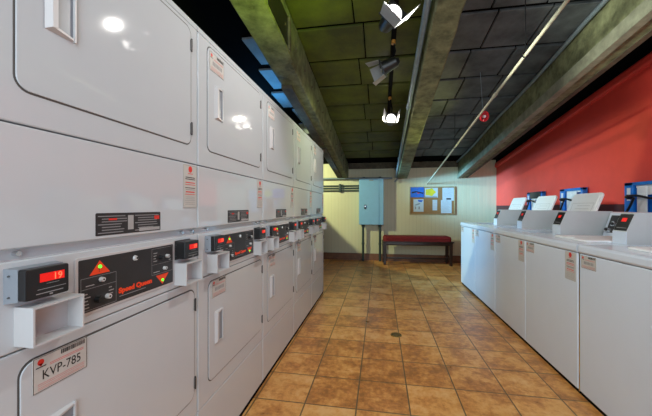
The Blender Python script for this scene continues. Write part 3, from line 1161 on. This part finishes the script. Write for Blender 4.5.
paper(.650, 1.385, .925, 1.600, PBLUE, d_blue, 'bright blue flyer overlapping the upper corner of the cork board', 0.0245)
paper(.930, 1.378, 1.213, 1.585, PWHT, d_yel, 'white sheet with a big yellow blot, beside the blue flyer')
paper(.712, 1.075, .920, 1.345, PWHT, d_wb, 'white sheet with blue and green pictures, under the blue flyer')
paper(1.105, 1.105, 1.200, 1.330, PWHT, lambda m, a, b_, W, H: lines(m, a, b_, W, H, .2, .8, 5, PINK), 'small narrow pinkish note, under the yellow sheet')
paper(1.305, 1.310, 1.535, 1.585, PWHT, d_top, 'white letter with a dark oval mark, topmost on the bare cork side')
paper(1.275, 1.045, 1.490, 1.325, PWHT, lambda m, a, b_, W, H: lines(m, a, b_, W, H, .15, .85, 9), 'pale white letter pinned low, overlapping the one with the dark mark', 0.0160)

# ------------------------------------------------------------------ overhead pipes
m = MB()
ys = [Y0+0.2+(YB-0.002-Y0-0.2)*i/20 for i in range(21)]
m.tube([(0.994, y, 2.520-0.123*y) for y in ys], 0.0110, CREAM, 12)
for y in (2.9, 5.9):
    m.cyl((0.994, y, 2.52-0.123*y), (0.994, y+0.06, 2.52-0.123*(y+0.06)), 0.016, CREAM)
tag(m.build('ceiling_pipe'), 'long thin cream pipe running alone toward the back wall under the ceiling', 'pipe')
for i, y in enumerate((2.35, 4.4)):
    m = MB()
    m.cyl((0.994, y, ceil_z(y)-0.0), (0.994, y, 2.535-0.123*y), 0.004, BLACK, n=8)
    m.torus((0.994, y, 2.52-0.123*y), (0, 1, 0), 0.019, 0.004, BLACK, 16, 6)
    tag(m.build('pipe_hanger'), ['thin black hanger rod holding the cream pipe, nearer one', 'thin black hanger rod holding the cream pipe, nearer the back wall'][i], 'pipe hanger', 'hangers of the cream pipe')
m = MB()
m.tube([(0.262+0.0125*y, y, 2.675-0.123*y) for y in ys], 0.021, STEEL, 12)
for y in (1.2, 3.4, 5.4):
    m.cyl((0.262+0.0125*y, y, 2.675-0.123*y), (0.262+0.0125*y, y+0.05, 2.675-0.123*(y+.05)), 0.028, STEEL)
tag(m.build('ceiling_conduit'), 'thick pale blue steel conduit along the lower edge of the middle beam', 'pipe', 'conduits along the middle beam')
m = MB()
m.tube([(0.288+0.0115*y, y, 2.735-0.123*y) for y in ys], 0.011, STEEL, 10)
tag(m.build('ceiling_conduit'), 'thinner steel conduit tucked between the thick conduit and the middle beam', 'pipe', 'conduits along the middle beam')
m = MB()
m.tube([(1.585, y, ceil_z(y)-0.03+0.012*math.sin(3*y)) for y in ys], 0.018, STEEL, 8)
tag(m.build('ceiling_cable'), 'grey cable running in the corner between the ceiling and the beam by the red wall', 'cable')

# red hand wheel hung on the cream pipe
yv = 3.40
zv = 2.52-0.123*yv
t = thing('red_hand_wheel', 'small round red wheel hanging on the cream ceiling pipe', 'valve wheel', (1.045, yv-0.03, zv-0.005))
m = MB()
m.torus((0, 0, 0), (0.45, -1, -0.3), 0.046, 0.008, REDP, 28, 8)
m.torus((0.0, 0.016, 0), (0.45, -1, -0.3), 0.032, 0.006, REDP, 28, 8)
for k in range(5):
    q = 2*PI*k/5+0.3
    d = Vector((0.45, -1, -0.3)).normalized()
    a = d.cross(Vector((0, 0, 1))).normalized()
    c_ = d.cross(a)
    m.cyl((0, 0, 0), tuple((a*math.cos(q)+c_*math.sin(q))*0.046), 0.005, REDP, n=8)
m.build('wheel_rim', t)
m = MB()
m.cyl((0.0, -0.012, -0.002), (-0.01, 0.03, 0.01), 0.013, WPL)
m.build('hub', t)
m = MB()
zt = ceil_z(yv-0.03)-(zv-0.005)
m.cyl((-0.01, 0.01, 0.03), (-0.03, 0.03, zt-0.004), 0.0022, STEEL, n=6)
m.build('hanging_wire', t)

# ------------------------------------------------------------------ spotlights on their track
m = MB()
tp = lambda y: (0.115, y, ceil_z(y)-0.022)
m.loops([[(0.095, y, ceil_z(y)-0.004), (0.135, y, ceil_z(y)-0.004), (0.135, y, ceil_z(y)-0.036), (0.095, y, ceil_z(y)-0.036)] for y in (1.2, 4.2)], MATTE)
tag(m.build('lighting_track'), 'slim black track on the ceiling carrying the three spotlights', 'light track')


def spotlight(L, face, roll, lit, label, flaps=(1, 1, 1, 1), size=0.055):
    t = thing('spotlight', label, 'spotlight', tuple(L), group='spotlights on the ceiling track')
    f = Vector(face).normalized()
    a = f.cross(Vector((0, 0, 1))).normalized()
    u = a.cross(f)
    a, u = a*math.cos(roll)+u*math.sin(roll), u*math.cos(roll)-a*math.sin(roll)

    def FS(x, y, z):
        q = a*x+u*y+f*z
        return tuple(q)
    m = MB(FS)
    s = size
    m.cyl((0, 0, -0.13), (0, 0, 0.0), 0.042, BLACK, 0.060, 20)
    m.cyl((0, 0, -0.155), (0, 0, -0.13), 0.018, BLACK, 0.038, 16)
    m.box(-0.066, -0.066, -0.012, 0.066, 0.066, 0.0, BLACK, 0.003)
    m.build('lamp_body', t)
    m = MB(FS)
    m.cyl((0, 0, 0.0), (0, 0, 0.012), 0.053, LENS if lit else CHROME, 0.047, 24)
    m.torus((0, 0, 0.002), (0, 0, 1), 0.057, 0.005, BLACK)
    m.build('lamp_bulb' if lit else 'reflector', t)
    for k, on in enumerate(flaps):
        if not on:
            continue
        m = MB(FS)
        q = PI/2*k
        c_, s_ = math.cos(q), math.sin(q)
        def R(x, y, z): return (x*c_-y*s_, x*s_+y*c_, z)
        sp = 0.025
        m.loops([[R(0.062, -0.058, 0), R(0.062, 0.058, 0), R(0.065, 0.058, 0), R(0.065, -0.058, 0)],
                 [R(0.062+sp, -0.070, 0.11), R(0.062+sp, 0.070, 0.11), R(0.0645+sp, 0.070, 0.11), R(0.0645+sp, -0.070, 0.11)]], FLAP)
        m.build('barn_door', t)
    m = MB()
    back = f*(-0.09)
    top = Vector(tp(L.y+back.y+0.02))-L
    m.tube([tuple(back+Vector((0, 0, 0.02))), tuple((back+top)*0.5+Vector((0.02, 0, 0))), tuple(top)], 0.008, MATTE, 8)
    m.cyl(tuple(top+Vector((0, 0, -0.045))), tuple(top+Vector((0, 0, -0.008))), 0.018, AMBER, n=12)
    m.build('mount_stem', t)
    return t


spotlight(L1+Vector((0, 0.02, 0)), (0.38, -0.9, 0.05), 3.85, True, 'lit spotlight nearest the camera, glaring, with white square barn doors', (1, 1, 0, 0))
spotlight(L2, (-1.0, 0.25, -0.35), 0.2, False, 'unlit spotlight between the two glaring ones, its white flap catching light', (1, 1, 0, 1))
spotlight(L3+Vector((0, 0.02, 0)), (0.0, -1.0, 0.12), 0.15, True, 'lit spotlight farthest along the track, with white barn doors', (1, 0, 1, 1))

# ------------------------------------------------------------------ floor drain
t = thing('floor_drain', 'small round dark metal drain set in the tiled floor', 'floor drain', (0.146, 2.91, 0))
m = MB()
m.cyl((0, 0, 0.0), (0, 0, 0.004), 0.052, BRASS, 0.050, 28)
m.build('drain_rim', t)
m = MB()
m.cyl((0, 0, 0.004), (0, 0, 0.0055), 0.043, BLACK, n=24)
for k in range(-2, 3):
    m.box(-0.036, k*0.015-0.002, 0.0052, 0.036, k*0.015+0.002, 0.0065, BRASS)
m.build('drain_grate', t)
